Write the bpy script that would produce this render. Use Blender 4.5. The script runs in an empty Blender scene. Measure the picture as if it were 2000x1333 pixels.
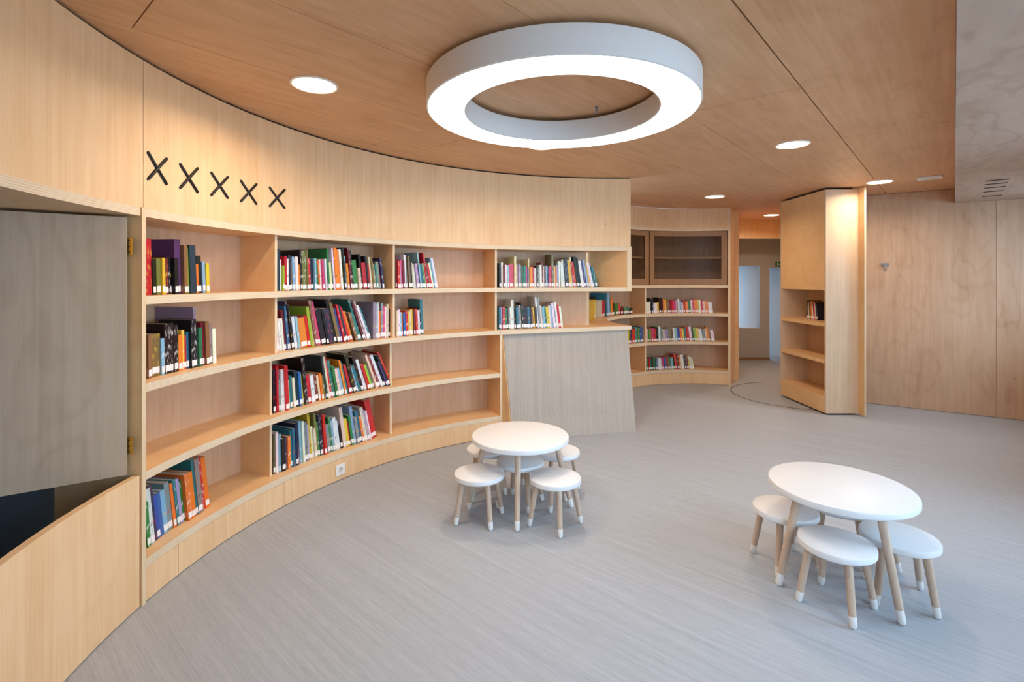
import bpy, bmesh, math, random
from mathutils import Matrix, Vector

# ------------------------------------------------------------------ camera
F, HZ, HC = 980.0, 547.0, 1.52            # focal length and horizon in photo pixels, eye height in metres
S = bpy.context.scene
COL = S.collection
cam_d = bpy.data.cameras.new('camera'); cam = bpy.data.objects.new('camera', cam_d); COL.objects.link(cam)
cam.location = (0, 0, HC); cam.rotation_euler = (math.pi / 2, 0, 0)
cam_d.sensor_width = 36; cam_d.lens = 36 * F / 2000; cam_d.shift_y = -(666.5 - HZ) / 2000
cam_d.clip_start = .02
S.camera = cam

# ------------------------------------------------------------------ daylight outside the windows
w = bpy.data.worlds.new('sky'); S.world = w; w.use_nodes = True
w.node_tree.nodes['Background'].inputs[0].default_value = (.50, .75, 1, 1)
w.node_tree.nodes['Background'].inputs[1].default_value = 9.5
S.view_settings.view_transform = 'Standard'; S.view_settings.look = 'None'
S.view_settings.exposure = .03; S.view_settings.gamma = 1; S.view_settings.use_curve_mapping = False
S.cycles.caustics_reflective = False; S.cycles.caustics_refractive = False
RING_L, SPOT_L, SPOT_W = 9.5, 9.0, 12.0                  # lamp strengths
WARM, RINGC = (1, .79, .58), (1, .97, .93)

# ------------------------------------------------------------------ frame of the place
C0, R0 = (1.03, 2.34), 2.755                # main curved bookcase
CN, RN = (2.55, 5.93), 1.40                 # round nook behind the counter
CEIL = 2.56
LV = [.205, .618, 1.031, 1.444, 1.857, 2.27]  # tops of the shelf boards, bottom to top
TH = .04
DEP = .335
UU, NN = (.661, .750), (.750, -.661)        # axes of the ceiling panels / floor weave
D2R = math.pi / 180


def un(u, n):
    return (u * UU[0] + n * NN[0], u * UU[1] + n * NN[1])


def pol(c, r, a):
    return (c[0] + r * math.cos(a * D2R), c[1] + r * math.sin(a * D2R))


def at_z(px, py, z):                        # pixel -> point on the horizontal plane z
    y = F * (HC - z) / (py - HZ)
    return ((px - 1000) / F * y, y)


def az_px(px, c=C0, r=R0):                  # pixel column -> azimuth where its ray meets the far side of a round wall
    k = (px - 1000) / F; A = 1 + k * k; B = -2 * (k * c[0] + c[1]); D = c[0] ** 2 + c[1] ** 2 - r * r
    y = (-B + math.sqrt(max(0, B * B - 4 * A * D))) / (2 * A)
    return math.degrees(math.atan2(y - c[1], k * y - c[0])), (k * y, y)


# ------------------------------------------------------------------ materials
def lin(c):
    return tuple((v / 255 / 12.92) if v <= 10 else ((v / 255 + .055) / 1.055) ** 2.4 for v in c) + (1,)


def mat(name, col, rough=.5, metal=0, emit=0, emit_col=None, spec=.5):
    m = bpy.data.materials.new(name); m.use_nodes = True
    b = m.node_tree.nodes['Principled BSDF']
    b.inputs['Base Color'].default_value = lin(col); b.inputs['Roughness'].default_value = rough
    b.inputs['Metallic'].default_value = metal; b.inputs['Specular IOR Level'].default_value = spec
    if emit:
        b.inputs['Emission Color'].default_value = tuple(emit_col or (1, 1, 1)) + (1,)
        b.inputs['Emission Strength'].default_value = emit
    return m


def N(m, kind, **kw):
    n = m.node_tree.nodes.new(kind)
    for k, v in kw.items():
        if k.startswith('i_'):
            n.inputs[int(k[2:])].default_value = v
        else:
            setattr(n, k, v)
    return n


def ply(name, light, dark, rot=0.0, sc=(34, 34, 1.1), fig=.3, rough=.48, knots=True, spec=.35):
    """birch plywood: fine streaks along one axis, soft blotches, wandering figure lines, small knots"""
    m = mat(name, light, rough, spec=spec); t = m.node_tree; L = t.links.new
    b = t.nodes['Principled BSDF']
    tc = N(m, 'ShaderNodeTexCoord'); mr = N(m, 'ShaderNodeMapping'); mr.inputs['Rotation'].default_value = (0, 0, rot)
    L(tc.outputs['Object'], mr.inputs['Vector'])
    ms = N(m, 'ShaderNodeMapping'); ms.inputs['Scale'].default_value = sc; L(mr.outputs[0], ms.inputs['Vector'])
    n1 = N(m, 'ShaderNodeTexNoise'); n1.inputs['Scale'].default_value = 1; n1.inputs['Detail'].default_value = 5
    n1.inputs['Roughness'].default_value = .62; n1.inputs['Distortion'].default_value = .6; L(ms.outputs[0], n1.inputs['Vector'])
    mb = N(m, 'ShaderNodeMapping'); mb.inputs['Scale'].default_value = tuple(2.2 * (.35 + .65 * (s / max(sc)) ** .3) for s in sc)
    L(mr.outputs[0], mb.inputs['Vector'])
    n2 = N(m, 'ShaderNodeTexNoise'); n2.inputs['Scale'].default_value = 1.3; n2.inputs['Detail'].default_value = 3; L(mb.outputs[0], n2.inputs['Vector'])
    # figure: contour lines of a smooth noise
    mf = N(m, 'ShaderNodeMapping'); mf.inputs['Scale'].default_value = tuple(1.9 if s == min(sc) else 4.2 for s in sc); L(mr.outputs[0], mf.inputs['Vector'])
    n3 = N(m, 'ShaderNodeTexNoise'); n3.inputs['Scale'].default_value = .8; n3.inputs['Detail'].default_value = 2.2; L(mf.outputs[0], n3.inputs['Vector'])
    mu = N(m, 'ShaderNodeMath', operation='MULTIPLY'); mu.inputs[1].default_value = 34; L(n3.outputs[0], mu.inputs[0])
    sn = N(m, 'ShaderNodeMath', operation='SINE'); L(mu.outputs[0], sn.inputs[0])
    pw = N(m, 'ShaderNodeMapRange'); pw.inputs[1].default_value = .35; pw.inputs[2].default_value = 1; pw.inputs[3].default_value = 0; pw.inputs[4].default_value = fig; L(sn.outputs[0], pw.inputs[0])
    a1 = N(m, 'ShaderNodeMapRange'); a1.inputs[1].default_value = .34; a1.inputs[2].default_value = .7; a1.inputs[3].default_value = 0; a1.inputs[4].default_value = .55; L(n1.outputs[0], a1.inputs[0])
    a2 = N(m, 'ShaderNodeMapRange'); a2.inputs[1].default_value = .35; a2.inputs[2].default_value = .7; a2.inputs[3].default_value = 0; a2.inputs[4].default_value = .3; L(n2.outputs[0], a2.inputs[0])
    s1 = N(m, 'ShaderNodeMath', operation='ADD'); L(a1.outputs[0], s1.inputs[0]); L(a2.outputs[0], s1.inputs[1])
    s2 = N(m, 'ShaderNodeMath', operation='ADD', use_clamp=True); L(s1.outputs[0], s2.inputs[0]); L(pw.outputs[0], s2.inputs[1])
    mx = N(m, 'ShaderNodeMix', data_type='RGBA'); mx.inputs[6].default_value = lin(light); mx.inputs[7].default_value = lin(dark)
    L(s2.outputs[0], mx.inputs[0]); out = mx.outputs[2]
    if knots:
        mk = N(m, 'ShaderNodeMapping'); mk.inputs['Scale'].default_value = tuple(1.6 if s == min(sc) else 3.0 for s in sc); L(mr.outputs[0], mk.inputs['Vector'])
        v = N(m, 'ShaderNodeTexVoronoi'); v.inputs['Scale'].default_value = 1.0; L(mk.outputs[0], v.inputs['Vector'])
        k = N(m, 'ShaderNodeMapRange'); k.inputs[1].default_value = .008; k.inputs[2].default_value = .03; k.inputs[3].default_value = .6; k.inputs[4].default_value = 0; L(v.outputs[0], k.inputs[0])
        m2 = N(m, 'ShaderNodeMix', data_type='RGBA'); m2.inputs[7].default_value = lin(tuple(int(c * .55) for c in dark)); L(k.outputs[0], m2.inputs[0]); L(out, m2.inputs[6]); out = m2.outputs[2]
    L(out, b.inputs['Base Color'])
    return m


def ply_edge(name):
    """the layered edge of a plywood board: thin dark and pale laminations stacked in z"""
    m = mat(name, (226, 204, 170), .6); t = m.node_tree; L = t.links.new; b = t.nodes['Principled BSDF']
    tc = N(m, 'ShaderNodeTexCoord'); wv = N(m, 'ShaderNodeTexWave', bands_direction='Z'); wv.inputs['Scale'].default_value = 33
    wv.inputs['Distortion'].default_value = .8; wv.inputs['Detail'].default_value = 1; L(tc.outputs['Object'], wv.inputs['Vector'])
    no = N(m, 'ShaderNodeTexNoise'); no.inputs['Scale'].default_value = 9; L(tc.outputs['Object'], no.inputs['Vector'])
    mm = N(m, 'ShaderNodeMath', operation='MULTIPLY'); L(wv.outputs['Fac'], mm.inputs[0]); L(no.outputs[0], mm.inputs[1])
    mx = N(m, 'ShaderNodeMix', data_type='RGBA'); mx.inputs[6].default_value = lin((232, 212, 182)); mx.inputs[7].default_value = lin((205, 174, 134))
    L(mm.outputs[0], mx.inputs[0]); L(mx.outputs[2], b.inputs['Base Color'])
    return m


ANG_U = math.atan2(UU[1], UU[0])
WALLC, WALLD = (242, 206, 162), (224, 178, 128)
M = {}
M['wall'] = ply('birch_wall', WALLC, WALLD, fig=.12)
M['shelf'] = ply('birch_shelf', (240, 200, 150), (226, 178, 122), sc=(9, 9, 9), fig=.1, knots=False, rough=.4)
M['back'] = ply('birch_back', (224, 186, 152), (202, 158, 122), fig=.14, knots=False)
M['ceil'] = ply('birch_ceiling', (226, 180, 138), (198, 148, 106), rot=-ANG_U, sc=(1.6, 26, 26), fig=.16, rough=.5)
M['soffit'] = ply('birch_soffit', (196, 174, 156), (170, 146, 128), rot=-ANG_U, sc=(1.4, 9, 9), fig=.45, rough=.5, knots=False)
M['wallr'] = ply('birch_figured', (216, 184, 155), (188, 150, 120), sc=(18, 18, 1.3), fig=.22, rough=.45)
M['door'] = ply('birch_door', (216, 188, 160), (190, 160, 132), fig=.25)
M['pale'] = ply('birch_pale', (228, 202, 172), (206, 176, 144), fig=.1, knots=False)
M['edge'] = ply_edge('plywood_edge')
M['vedge'] = ply('upright_edge', (234, 212, 178), (216, 184, 144), sc=(120, 120, 3), fig=0, knots=False)
M['frame'] = ply('cabinet_frame', (160, 124, 90), (136, 100, 70), fig=.1, knots=False)
M['beech'] = ply('beech_leg', (214, 190, 168), (184, 158, 136), sc=(60, 60, 4), fig=0, knots=False, rough=.5)
M['white'] = mat('white_lacquer', (226, 227, 229), .35)
M['foot'] = mat('white_dipped_foot', (240, 238, 234), .35)
M['lamp'] = mat('lamp_white', (224, 221, 217), .35)
M['black'] = mat('black_rubber', (14, 12, 12), .6)
M['shadowgap'] = mat('dark_gap', (46, 34, 26), .9)
M['brass'] = mat('brass', (196, 150, 66), .3, metal=.85)
M['plastic'] = mat('white_plastic', (238, 238, 236), .35)
M['socketdark'] = mat('socket_dark', (70, 72, 74), .5)
M['steel'] = mat('brushed_steel', (150, 152, 156), .4, metal=.6)
M['greywall'] = mat('grey_plaster', (186, 182, 178), .85)
M['whitewall'] = mat('white_plaster', (226, 228, 230), .85)
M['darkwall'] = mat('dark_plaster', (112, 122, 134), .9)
M['paper'] = mat('book_pages', (226, 218, 200), .8)
M['sticker'] = mat('paper_sticker', (240, 240, 240), .6)
M['ring'] = mat('ring_diffuser', (255, 255, 255), .5, emit=RING_L, emit_col=RINGC)
M['spot'] = mat('downlight_lens', (255, 255, 255), .5, emit=SPOT_L, emit_col=WARM)
M['trimw'] = mat('downlight_trim', (240, 232, 220), .5)
M['signg'] = mat('green_sign', (40, 120, 84), .5)
gl = mat('cabinet_glass', (62, 44, 30), .35, spec=.2)
gl.node_tree.nodes['Principled BSDF'].inputs['Transmission Weight'].default_value = 0
gl.node_tree.nodes['Principled BSDF'].inputs['Alpha'].default_value = .32
M['glass'] = gl


def woven(name, a, c, rot, across='x'):
    """woven vinyl: fine parallel yarns of slightly different greys, with a faint cross weave"""
    m = mat(name, a, .55, spec=.4); t = m.node_tree; L = t.links.new; b = t.nodes['Principled BSDF']
    tc = N(m, 'ShaderNodeTexCoord'); mr = N(m, 'ShaderNodeMapping'); mr.inputs['Rotation'].default_value = (0, 0, rot); L(tc.outputs['Object'], mr.inputs['Vector'])
    outs = []
    for sc, lo, hi in (((150, 1.8, 4), .3, .72), ((38, .6, 2), .25, .75), ((300, 14, 14), .3, .7)):
        ms = N(m, 'ShaderNodeMapping'); ms.inputs['Scale'].default_value = sc if across == 'x' else (sc[0], 0, sc[1]); L(mr.outputs[0], ms.inputs['Vector'])
        n = N(m, 'ShaderNodeTexNoise'); n.inputs['Scale'].default_value = 1; n.inputs['Detail'].default_value = 3; L(ms.outputs[0], n.inputs['Vector'])
        r = N(m, 'ShaderNodeMapRange'); r.inputs[1].default_value = lo; r.inputs[2].default_value = hi; r.inputs[4].default_value = .42; L(n.outputs[0], r.inputs[0]); outs.append(r)
    s = N(m, 'ShaderNodeMath', operation='ADD'); L(outs[0].outputs[0], s.inputs[0]); L(outs[1].outputs[0], s.inputs[1])
    s2 = N(m, 'ShaderNodeMath', operation='ADD', use_clamp=True); L(s.outputs[0], s2.inputs[0]); L(outs[2].outputs[0], s2.inputs[1])
    mx = N(m, 'ShaderNodeMix', data_type='RGBA'); mx.inputs[6].default_value = lin(a); mx.inputs[7].default_value = lin(c); L(s2.outputs[0], mx.inputs[0])
    L(mx.outputs[2], b.inputs['Base Color'])
    bp = N(m, 'ShaderNodeBump'); bp.inputs['Strength'].default_value = .12; bp.inputs['Distance'].default_value = .002; L(s2.outputs[0], bp.inputs['Height']); L(bp.outputs[0], b.inputs['Normal'])
    return m


M['floor'] = woven('woven_vinyl', (184, 189, 196), (155, 160, 167), -ANG_U)
M['slope'] = woven('woven_vinyl_panel', (190, 179, 166), (163, 152, 140), 0, 'xy')


def book_mat():
    """cover colour comes from the mesh; print-like flecks only on the spine faces"""
    m = mat('book_cover', (200, 200, 200), .42); t = m.node_tree; L = t.links.new; b = t.nodes['Principled BSDF']
    at = N(m, 'ShaderNodeAttribute'); at.attribute_name = 'Col'
    a2 = N(m, 'ShaderNodeAttribute'); a2.attribute_name = 'Print'
    tc = N(m, 'ShaderNodeTexCoord'); ms = N(m, 'ShaderNodeMapping'); ms.inputs['Scale'].default_value = (170, 20, 26); L(tc.outputs['Object'], ms.inputs['Vector'])
    n = N(m, 'ShaderNodeTexNoise'); n.inputs['Scale'].default_value = 1; n.inputs['Detail'].default_value = 1; L(ms.outputs[0], n.inputs['Vector'])
    r = N(m, 'ShaderNodeMapRange'); r.inputs[1].default_value = .57; r.inputs[2].default_value = .66; r.inputs[4].default_value = .6; L(n.outputs[0], r.inputs[0])
    mu = N(m, 'ShaderNodeMath', operation='MULTIPLY'); L(r.outputs[0], mu.inputs[0]); L(a2.outputs['Alpha'], mu.inputs[1])
    mx = N(m, 'ShaderNodeMix', data_type='RGBA'); L(at.outputs['Color'], mx.inputs[6]); L(a2.outputs['Color'], mx.inputs[7]); L(mu.outputs[0], mx.inputs[0])
    L(mx.outputs[2], b.inputs['Base Color'])
    return m


M['cover'] = book_mat()


# ------------------------------------------------------------------ mesh helpers
class MB:
    def __init__(s):
        s.v, s.f, s.m = [], [], []

    def add(s, vs, fs, mi=0):
        o = len(s.v); s.v += [tuple(v) for v in vs]
        for i, f in enumerate(fs):
            s.f.append(tuple(o + k for k in f)); s.m.append(mi[i] if isinstance(mi, (list, tuple)) else mi)
        return s

    def hexa(s, q, z0, z1, mi=0):
        """prism over a 2-D polygon; mi = one index or (bottom, top, side0, side1, ...)"""
        n = len(q)
        vs = [(x, y, z0) for x, y in q] + [(x, y, z1) for x, y in q]
        fs = [tuple(reversed(range(n))), tuple(range(n, 2 * n))] + [(i, (i + 1) % n, n + (i + 1) % n, n + i) for i in range(n)]
        return s.add(vs, fs, mi)

    def arc(s, c, r0, r1, a0, a1, z0, z1, n=0, front=0, rest=0):
        """curved board between two radii; front = material of the face towards the centre"""
        if a0 > a1:
            a0, a1 = a1, a0
        n = n or max(2, int(abs(a1 - a0) / 1.6))
        vs = []
        for i in range(n + 1):
            a = a0 + (a1 - a0) * i / n
            p, q = pol(c, r0, a), pol(c, r1, a)
            vs += [(p[0], p[1], z0), (p[0], p[1], z1), (q[0], q[1], z1), (q[0], q[1], z0)]
        fs, mi = [], []
        for i in range(n):
            a, b = 4 * i, 4 * i + 4
            fs += [(a, b, b + 1, a + 1), (a + 1, b + 1, b + 2, a + 2), (a + 2, b + 2, b + 3, a + 3), (a + 3, b + 3, b, a)]
            mi += [front, rest, rest, rest]
        fs += [(0, 1, 2, 3), (4 * n + 3, 4 * n + 2, 4 * n + 1, 4 * n)]; mi += [front, front]
        return s.add(vs, fs, mi)

    def radial(s, c, r0, r1, a, t, z0, z1, front=0, rest=0):
        """straight board standing along a radius"""
        ca, sa = math.cos(a * D2R), math.sin(a * D2R); h = t / 2
        def P(r, k): return (c[0] + r * ca - k * sa, c[1] + r * sa + k * ca)
        return s.hexa([P(r0, -h), P(r1, -h), P(r1, h), P(r0, h)], z0, z1, [rest, rest, rest, rest, rest, front])

    def board(s, p, q, t, z0, z1, mi=0):
        """straight upright board from p to q, thickness t centred on the line"""
        dx, dy = q[0] - p[0], q[1] - p[1]; l = math.hypot(dx, dy); nx, ny = -dy / l * t / 2, dx / l * t / 2
        return s.hexa([(p[0] - nx, p[1] - ny), (q[0] - nx, q[1] - ny), (q[0] + nx, q[1] + ny), (p[0] + nx, p[1] + ny)], z0, z1, mi)

    def box(s, x0, x1, y0, y1, z0, z1, mi=0):
        return s.hexa([(x0, y0), (x1, y0), (x1, y1), (x0, y1)], z0, z1, mi)

    def lathe(s, prof, c=(0, 0), n=40, mi=0):
        """profile of (r, z) turned about a vertical axis; r = 0 closes the ends"""
        rings = []
        o = len(s.v)
        for r, z in prof:
            if r <= 1e-6:
                rings.append([len(s.v)]); s.v.append((c[0], c[1], z))
            else:
                rings.append(list(range(len(s.v), len(s.v) + n)))
                s.v += [(c[0] + r * math.cos(2 * math.pi * i / n), c[1] + r * math.sin(2 * math.pi * i / n), z) for i in range(n)]
        for a, b in zip(rings[:-1], rings[1:]):
            for i in range(n):
                j = (i + 1) % n
                if len(a) == 1 and len(b) == 1: continue
                if len(a) == 1: f = (a[0], b[j], b[i])
                elif len(b) == 1: f = (a[i], a[j], b[0])
                else: f = (a[i], a[j], b[j], b[i])
                s.f.append(f); s.m.append(mi)
        return s

    def rod(s, p, q, prof, n=16, mi=0):
        """round bar from p to q; prof = list of (fraction, radius)"""
        p, q = Vector(p), Vector(q); d = (q - p).normalized(); x = d.orthogonal().normalized(); y = d.cross(x)
        o = len(s.v)
        for t, r in prof:
            c = p + (q - p) * t
            for i in range(n):
                a = 2 * math.pi * i / n; s.v.append(tuple(c + x * (r * math.cos(a)) + y * (r * math.sin(a))))
        m = len(prof)
        for k in range(m - 1):
            for i in range(n):
                j = (i + 1) % n
                s.f.append((o + k * n + i, o + k * n + j, o + (k + 1) * n + j, o + (k + 1) * n + i)); s.m.append(mi)
        s.f.append(tuple(o + i for i in reversed(range(n)))); s.m.append(mi)
        s.f.append(tuple(o + (m - 1) * n + i for i in range(n))); s.m.append(mi)
        return s

    def mesh(s, name, mats, smooth=None):
        me = bpy.data.meshes.new(name); me.from_pydata(s.v, [], s.f); me.update()
        for m in (mats if isinstance(mats, (list, tuple)) else [mats]): me.materials.append(m)
        for p, k in zip(me.polygons, s.m): p.material_index = k
        bm = bmesh.new(); bm.from_mesh(me); bmesh.ops.recalc_face_normals(bm, faces=bm.faces); bm.to_mesh(me); bm.free()
        if smooth: smooth_mesh(me, smooth)
        return me

    def build(s, name, mats, parent=None, smooth=None, bevel=0):
        o = bpy.data.objects.new(name, s.mesh(name, mats, smooth)); COL.objects.link(o)
        put(o, parent)
        if bevel:
            b = o.modifiers.new('bevel', 'BEVEL'); b.width = bevel; b.segments = 2; b.limit_method = 'ANGLE'; b.angle_limit = .9
        return o


def smooth_mesh(me, ang=35):
    bm = bmesh.new(); bm.from_mesh(me)
    for f in bm.faces: f.smooth = True
    for e in bm.edges:
        if len(e.link_faces) == 2 and e.calc_face_angle(0) > ang * D2R: e.smooth = False
    bm.to_mesh(me); bm.free()


def put(o, parent):
    if parent is not None:
        o.parent = parent
        o.matrix_parent_inverse = parent.matrix_basis.inverted()


def tag(o, label=None, cat=None, group=None, kind=None):
    if label: o['label'] = label
    if cat: o['category'] = cat
    if group: o['group'] = group
    if kind: o['kind'] = kind
    return o


def empty(name, loc=(0, 0, 0), rz=0):
    o = bpy.data.objects.new(name, None); COL.objects.link(o); o.location = loc; o.rotation_euler = (0, 0, rz); o.empty_display_size = .1
    return o


def copy_tree(o, parent=None):
    c = o.copy(); COL.objects.link(c)
    if parent is not None: c.parent = parent
    for ch in list(o.children): copy_tree(ch, c)
    return c


# ================================================================== FLOOR
mb = MB()
mb.box(-6.5, 9, -4, 13, -.06, 0)
tag(mb.build('floor', M['floor']), 'pale grey woven vinyl floor with fine diagonal yarn lines', 'floor', kind='structure')
# thin joint of the circular pivot plate in the floor, where the swinging bookcase turns
PIV, PR = (3.76, 6.62), .80
mb = MB(); mb.arc(PIV, PR - .006, PR + .006, 95, 300, .0, .0015, n=60)
tag(mb.build('trim_1', M['shadowgap'], smooth=30), 'thin dark curved joint line in the floor below the pivoting bookcase', 'floor trim', kind='structure')

# ================================================================== CEILING: plywood panels with open joints, over a dark backing
ce = tag(empty('ceiling', (1, 3, CEIL)), 'plywood panelled ceiling with thin diagonal joints', 'ceiling', kind='structure')
NJ = [.005, -.62, -1.264, -1.912, -2.546, -3.19, -3.83, -4.47, -5.11, -5.75]
UJ = [4.37, 3.07, 5.3, .517 + 2.44, 2.54, 2.2, 4.4, 3.1, 5.0]
for k in range(len(NJ) - 1):
    hi, lo = NJ[k], NJ[k + 1]
    gh = .0 if k == 0 else (.0035 if k == 1 else .0016); gl_ = .0035 if k == 0 else .0016
    u = UJ[k] - 2.44 * 4
    while u < 13:
        u0, u1 = max(u, -3.2), min(u + 2.44, 12.6); u += 2.44
        if u1 - u0 < .2: continue
        g = .0024
        q = [un(u0 + g, lo + gl_), un(u1 - g, lo + gl_), un(u1 - g, hi - gh), un(u0 + g, hi - gh)]
        MB().hexa(q, CEIL, CEIL + .018).build('ceiling_panel', M['ceil'], ce)
MB().hexa([un(-3.3, -5.9), un(12.7, -5.9), un(12.7, 1.6), un(-3.3, 1.6)], CEIL + .02, CEIL + .06).build('ceiling_backing', M['shadowgap'], ce)
# lowered soffit along the window side
SOF = 2.395
so = tag(empty('trim_2', un(4, .5) + (SOF,)), 'lowered plywood soffit running along the right of the ceiling', 'soffit', kind='structure')
for u0, u1 in ((-3.2, -1.76), (-1.76, .68), (.68, 3.12), (3.12, 5.56), (5.56, 8.6)):
    MB().hexa([un(u0 + .001, .006), un(u1 - .001, .006), un(u1 - .001, 1.25), un(u0 + .001, 1.25)], SOF, SOF + .018).build('soffit_panel', M['soffit'], so)
MB().hexa([un(-3.2, .006), un(8.6, .006), un(8.6, .022), un(-3.2, .022)], SOF + .019, CEIL).build('soffit_side', M['ceil'], so)

# ================================================================== WALLS
A_END = 86.4                                 # where the curved wall and the upper shelf stop
wl = tag(empty('wall_left', pol(C0, R0, 150) + (0,)), 'curved birch plywood wall above the long bookcase', 'wall', kind='structure')
AD1 = 179.75                                 # left stile
for a0, a1 in ((AD1 + .05, A_END), (AD1 + 32, AD1 + .13), (AD1 + 68, AD1 + 32.1)):
    MB().arc(C0, R0, R0 + .03, a0, a1, LV[4] + .001, CEIL - .012).build('wall_panel', M['wall'], wl, smooth=30)
# thin shadow batten between wall panels and ceiling
MB().arc(C0, R0 + .012, R0 + .05, AD1 + 68, A_END, CEIL - .014, CEIL).build('shadow_gap', M['shadowgap'], wl, smooth=30)
# parapet below the hatch
for a0, a1 in ((AD1 + 34, AD1 + .6), (AD1 + 68, AD1 + 34.1)):
    MB().arc(C0, R0, R0 + .03, a0, a1, .006, LV[1] - .005, rest=0).build('parapet_panel', M['wall'], wl, smooth=30)
MB().arc(C0, R0 + .012, R0 + .028, AD1 + 68, AD1 + .6, 0, .006).build('shadow_gap', M['shadowgap'], wl)
# board above the hatch opening
MB().arc(C0, R0 - .004, R0 + .46, AD1 + 68, AD1 + .6, LV[4] - TH, LV[4], front=1).build('header_board', [M['wall'], M['edge']], wl, smooth=30)

# dark store room seen through the hatch
cv = tag(empty('wall_store', pol(C0, R0 + 1.1, 200) + (0,)), 'dark blue-grey wall of the store room behind the hatch', 'wall', kind='structure')
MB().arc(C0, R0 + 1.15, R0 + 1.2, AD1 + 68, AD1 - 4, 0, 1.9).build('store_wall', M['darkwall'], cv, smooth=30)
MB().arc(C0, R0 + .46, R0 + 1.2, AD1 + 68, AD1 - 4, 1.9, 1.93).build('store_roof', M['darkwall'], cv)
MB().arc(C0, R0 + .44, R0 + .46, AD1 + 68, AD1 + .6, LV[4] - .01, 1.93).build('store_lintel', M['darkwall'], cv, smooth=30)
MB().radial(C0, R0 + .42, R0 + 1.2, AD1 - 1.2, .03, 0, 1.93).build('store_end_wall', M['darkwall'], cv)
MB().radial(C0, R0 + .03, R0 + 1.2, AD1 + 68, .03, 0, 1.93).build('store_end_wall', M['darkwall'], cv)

# the back wall on the right: three tall figured panels
W0, W1 = (5.95, 5.14), (3.98, 6.435)
wb = tag(empty('wall_back', (4.9, 5.8, 0)), 'figured plywood wall behind the pivoting bookcase', 'wall', kind='structure')
dx, dy = W1[0] - W0[0], W1[1] - W0[1]; wlen = math.hypot(dx, dy)
def wp(s, off=0): return (W0[0] + dx * s / wlen + dy / wlen * off, W0[1] + dy * s / wlen - dx / wlen * off)
_, = (0,)
def s_at_px(px):
    k = (px - 1000) / F
    # X = kY on the wall line
    return (k * W0[1] - W0[0]) * wlen / (dx - k * dy)
js = [0, s_at_px(1945.5), wlen]
for a, b in zip(js[:-1], js[1:]):
    MB().hexa([wp(a + .0012), wp(b - .0012), wp(b - .0012, .03), wp(a + .0012, .03)], .004, CEIL - .003).build('wall_panel', M['wallr'], wb)
MB().hexa([wp(-.3, .031), wp(wlen, .031), wp(wlen, .1), wp(-.3, .1)], 0, CEIL).build('wall_core', M['shadowgap'], wb)

# window wall on the right, out of the picture: daylight comes through its tall openings
wr = tag(empty('wall_right', un(3, 1.2) + (0,)), 'plywood wall with tall windows on the right', 'wall', kind='structure')
WN0, WN1 = 1.06, 1.46
wins = [(-1.9, -.5), (.4, 1.9), (2.7, 4.5), (6.25, 7.35)]
SILL = [.45, .45, .6, 1.0]
edges = [-3.2] + [x for p in wins for x in p] + [8.6]
def wslab(u0, u1, z0, z1, nm):
    MB().hexa([un(u0, WN0), un(u1, WN0), un(u1, WN1), un(u0, WN1)], z0, z1).build(nm, M['wallr'], wr)
for i in range(0, len(edges), 2): wslab(edges[i], edges[i + 1], 0, CEIL, 'pier')
for (a, b), zs_ in zip(wins, SILL):
    wslab(a, b, 0, zs_, 'window_apron'); wslab(a, b, 2.33, CEIL, 'window_head')
for k, (a, b) in enumerate(wins):
    zl = SILL[k]
    fr = tag(empty('window_%d' % (k + 1), un((a + b) / 2, WN1 - .05) + (zl,)), 'tall white framed window in the right wall', 'window', kind='structure')
    n0, n1 = WN1 - .08, WN1 - .03; m = MB()
    for u0, u1, z0, z1 in ((a, a + .05, zl, 2.33), (b - .05, b, zl, 2.33), ((a + b) / 2 - .03, (a + b) / 2 + .03, zl, 2.33), (a + .05, b - .05, zl, zl + .05), (a + .05, b - .05, 2.28, 2.33)):
        m.hexa([un(u0, n0), un(u1, n0), un(u1, n1), un(u0, n1)], z0, z1)
    m.build('window_frame', M['whitewall'], fr)
# wall behind the camera
MB().hexa([un(-3.2, -5.9), un(-3.2, 1.36), un(-3.4, 1.36), un(-3.4, -5.9)], 0, CEIL).build('wall_rear', M['wallr'])
tag(bpy.data.objects['wall_rear'], 'plywood wall behind the viewer', 'wall', kind='structure')

# passage behind the pivoting bookcase
ps = tag(empty('wall_passage', (4.3, 9.5, 0)), 'grey plaster wall of the passage with two deep openings', 'wall', kind='structure')
YB = 9.5
xo = [4.26, 4.692, 4.876, 5.45]
zt, zs = 1.785, .60
def gw(x0, x1, z0, z1): MB().box(x0, x1, YB, YB + .12, z0, z1).build('wall_piece', M['greywall'], ps)
gw(3.5, xo[0], 0, CEIL); gw(xo[1], xo[2], 0, CEIL); gw(xo[3], 6.6, 0, CEIL)
gw(xo[0], xo[1], 0, zs); gw(xo[0], xo[1], zt, CEIL); gw(xo[2], xo[3], zt - .03, CEIL)
# splayed white reveals of the two openings, daylight enters from their far left side
MB().hexa([(xo[1], YB + .12), (xo[1] + .06, YB + .12), (4.30, 10.9), (4.24, 10.9)], zs, zt).build('splayed_reveal', M['whitewall'], ps)
MB().hexa([(xo[0] - .9, YB + .12), (xo[1], YB + .12), (4.24, 10.9), (3.2, 10.9)], zs - .05, zs).build('reveal_sill', M['whitewall'], ps)
MB().hexa([(xo[0] - .9, YB + .12), (xo[1] + .06, YB + .12), (4.3, 10.9), (3.2, 10.9)], zt, zt + .05).build('reveal_head', M['greywall'], ps)
MB().hexa([(xo[3], YB + .12), (xo[3] + .06, YB + .12), (4.96, 10.9), (4.9, 10.9)], 0, zt).build('splayed_reveal', M['whitewall'], ps)
MB().hexa([(4.72, YB + .12), (xo[3], YB + .12), (4.9, 10.9), (4.3, 10.9)], zt - .03, zt + .02).build('reveal_head', M['greywall'], ps)
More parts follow.
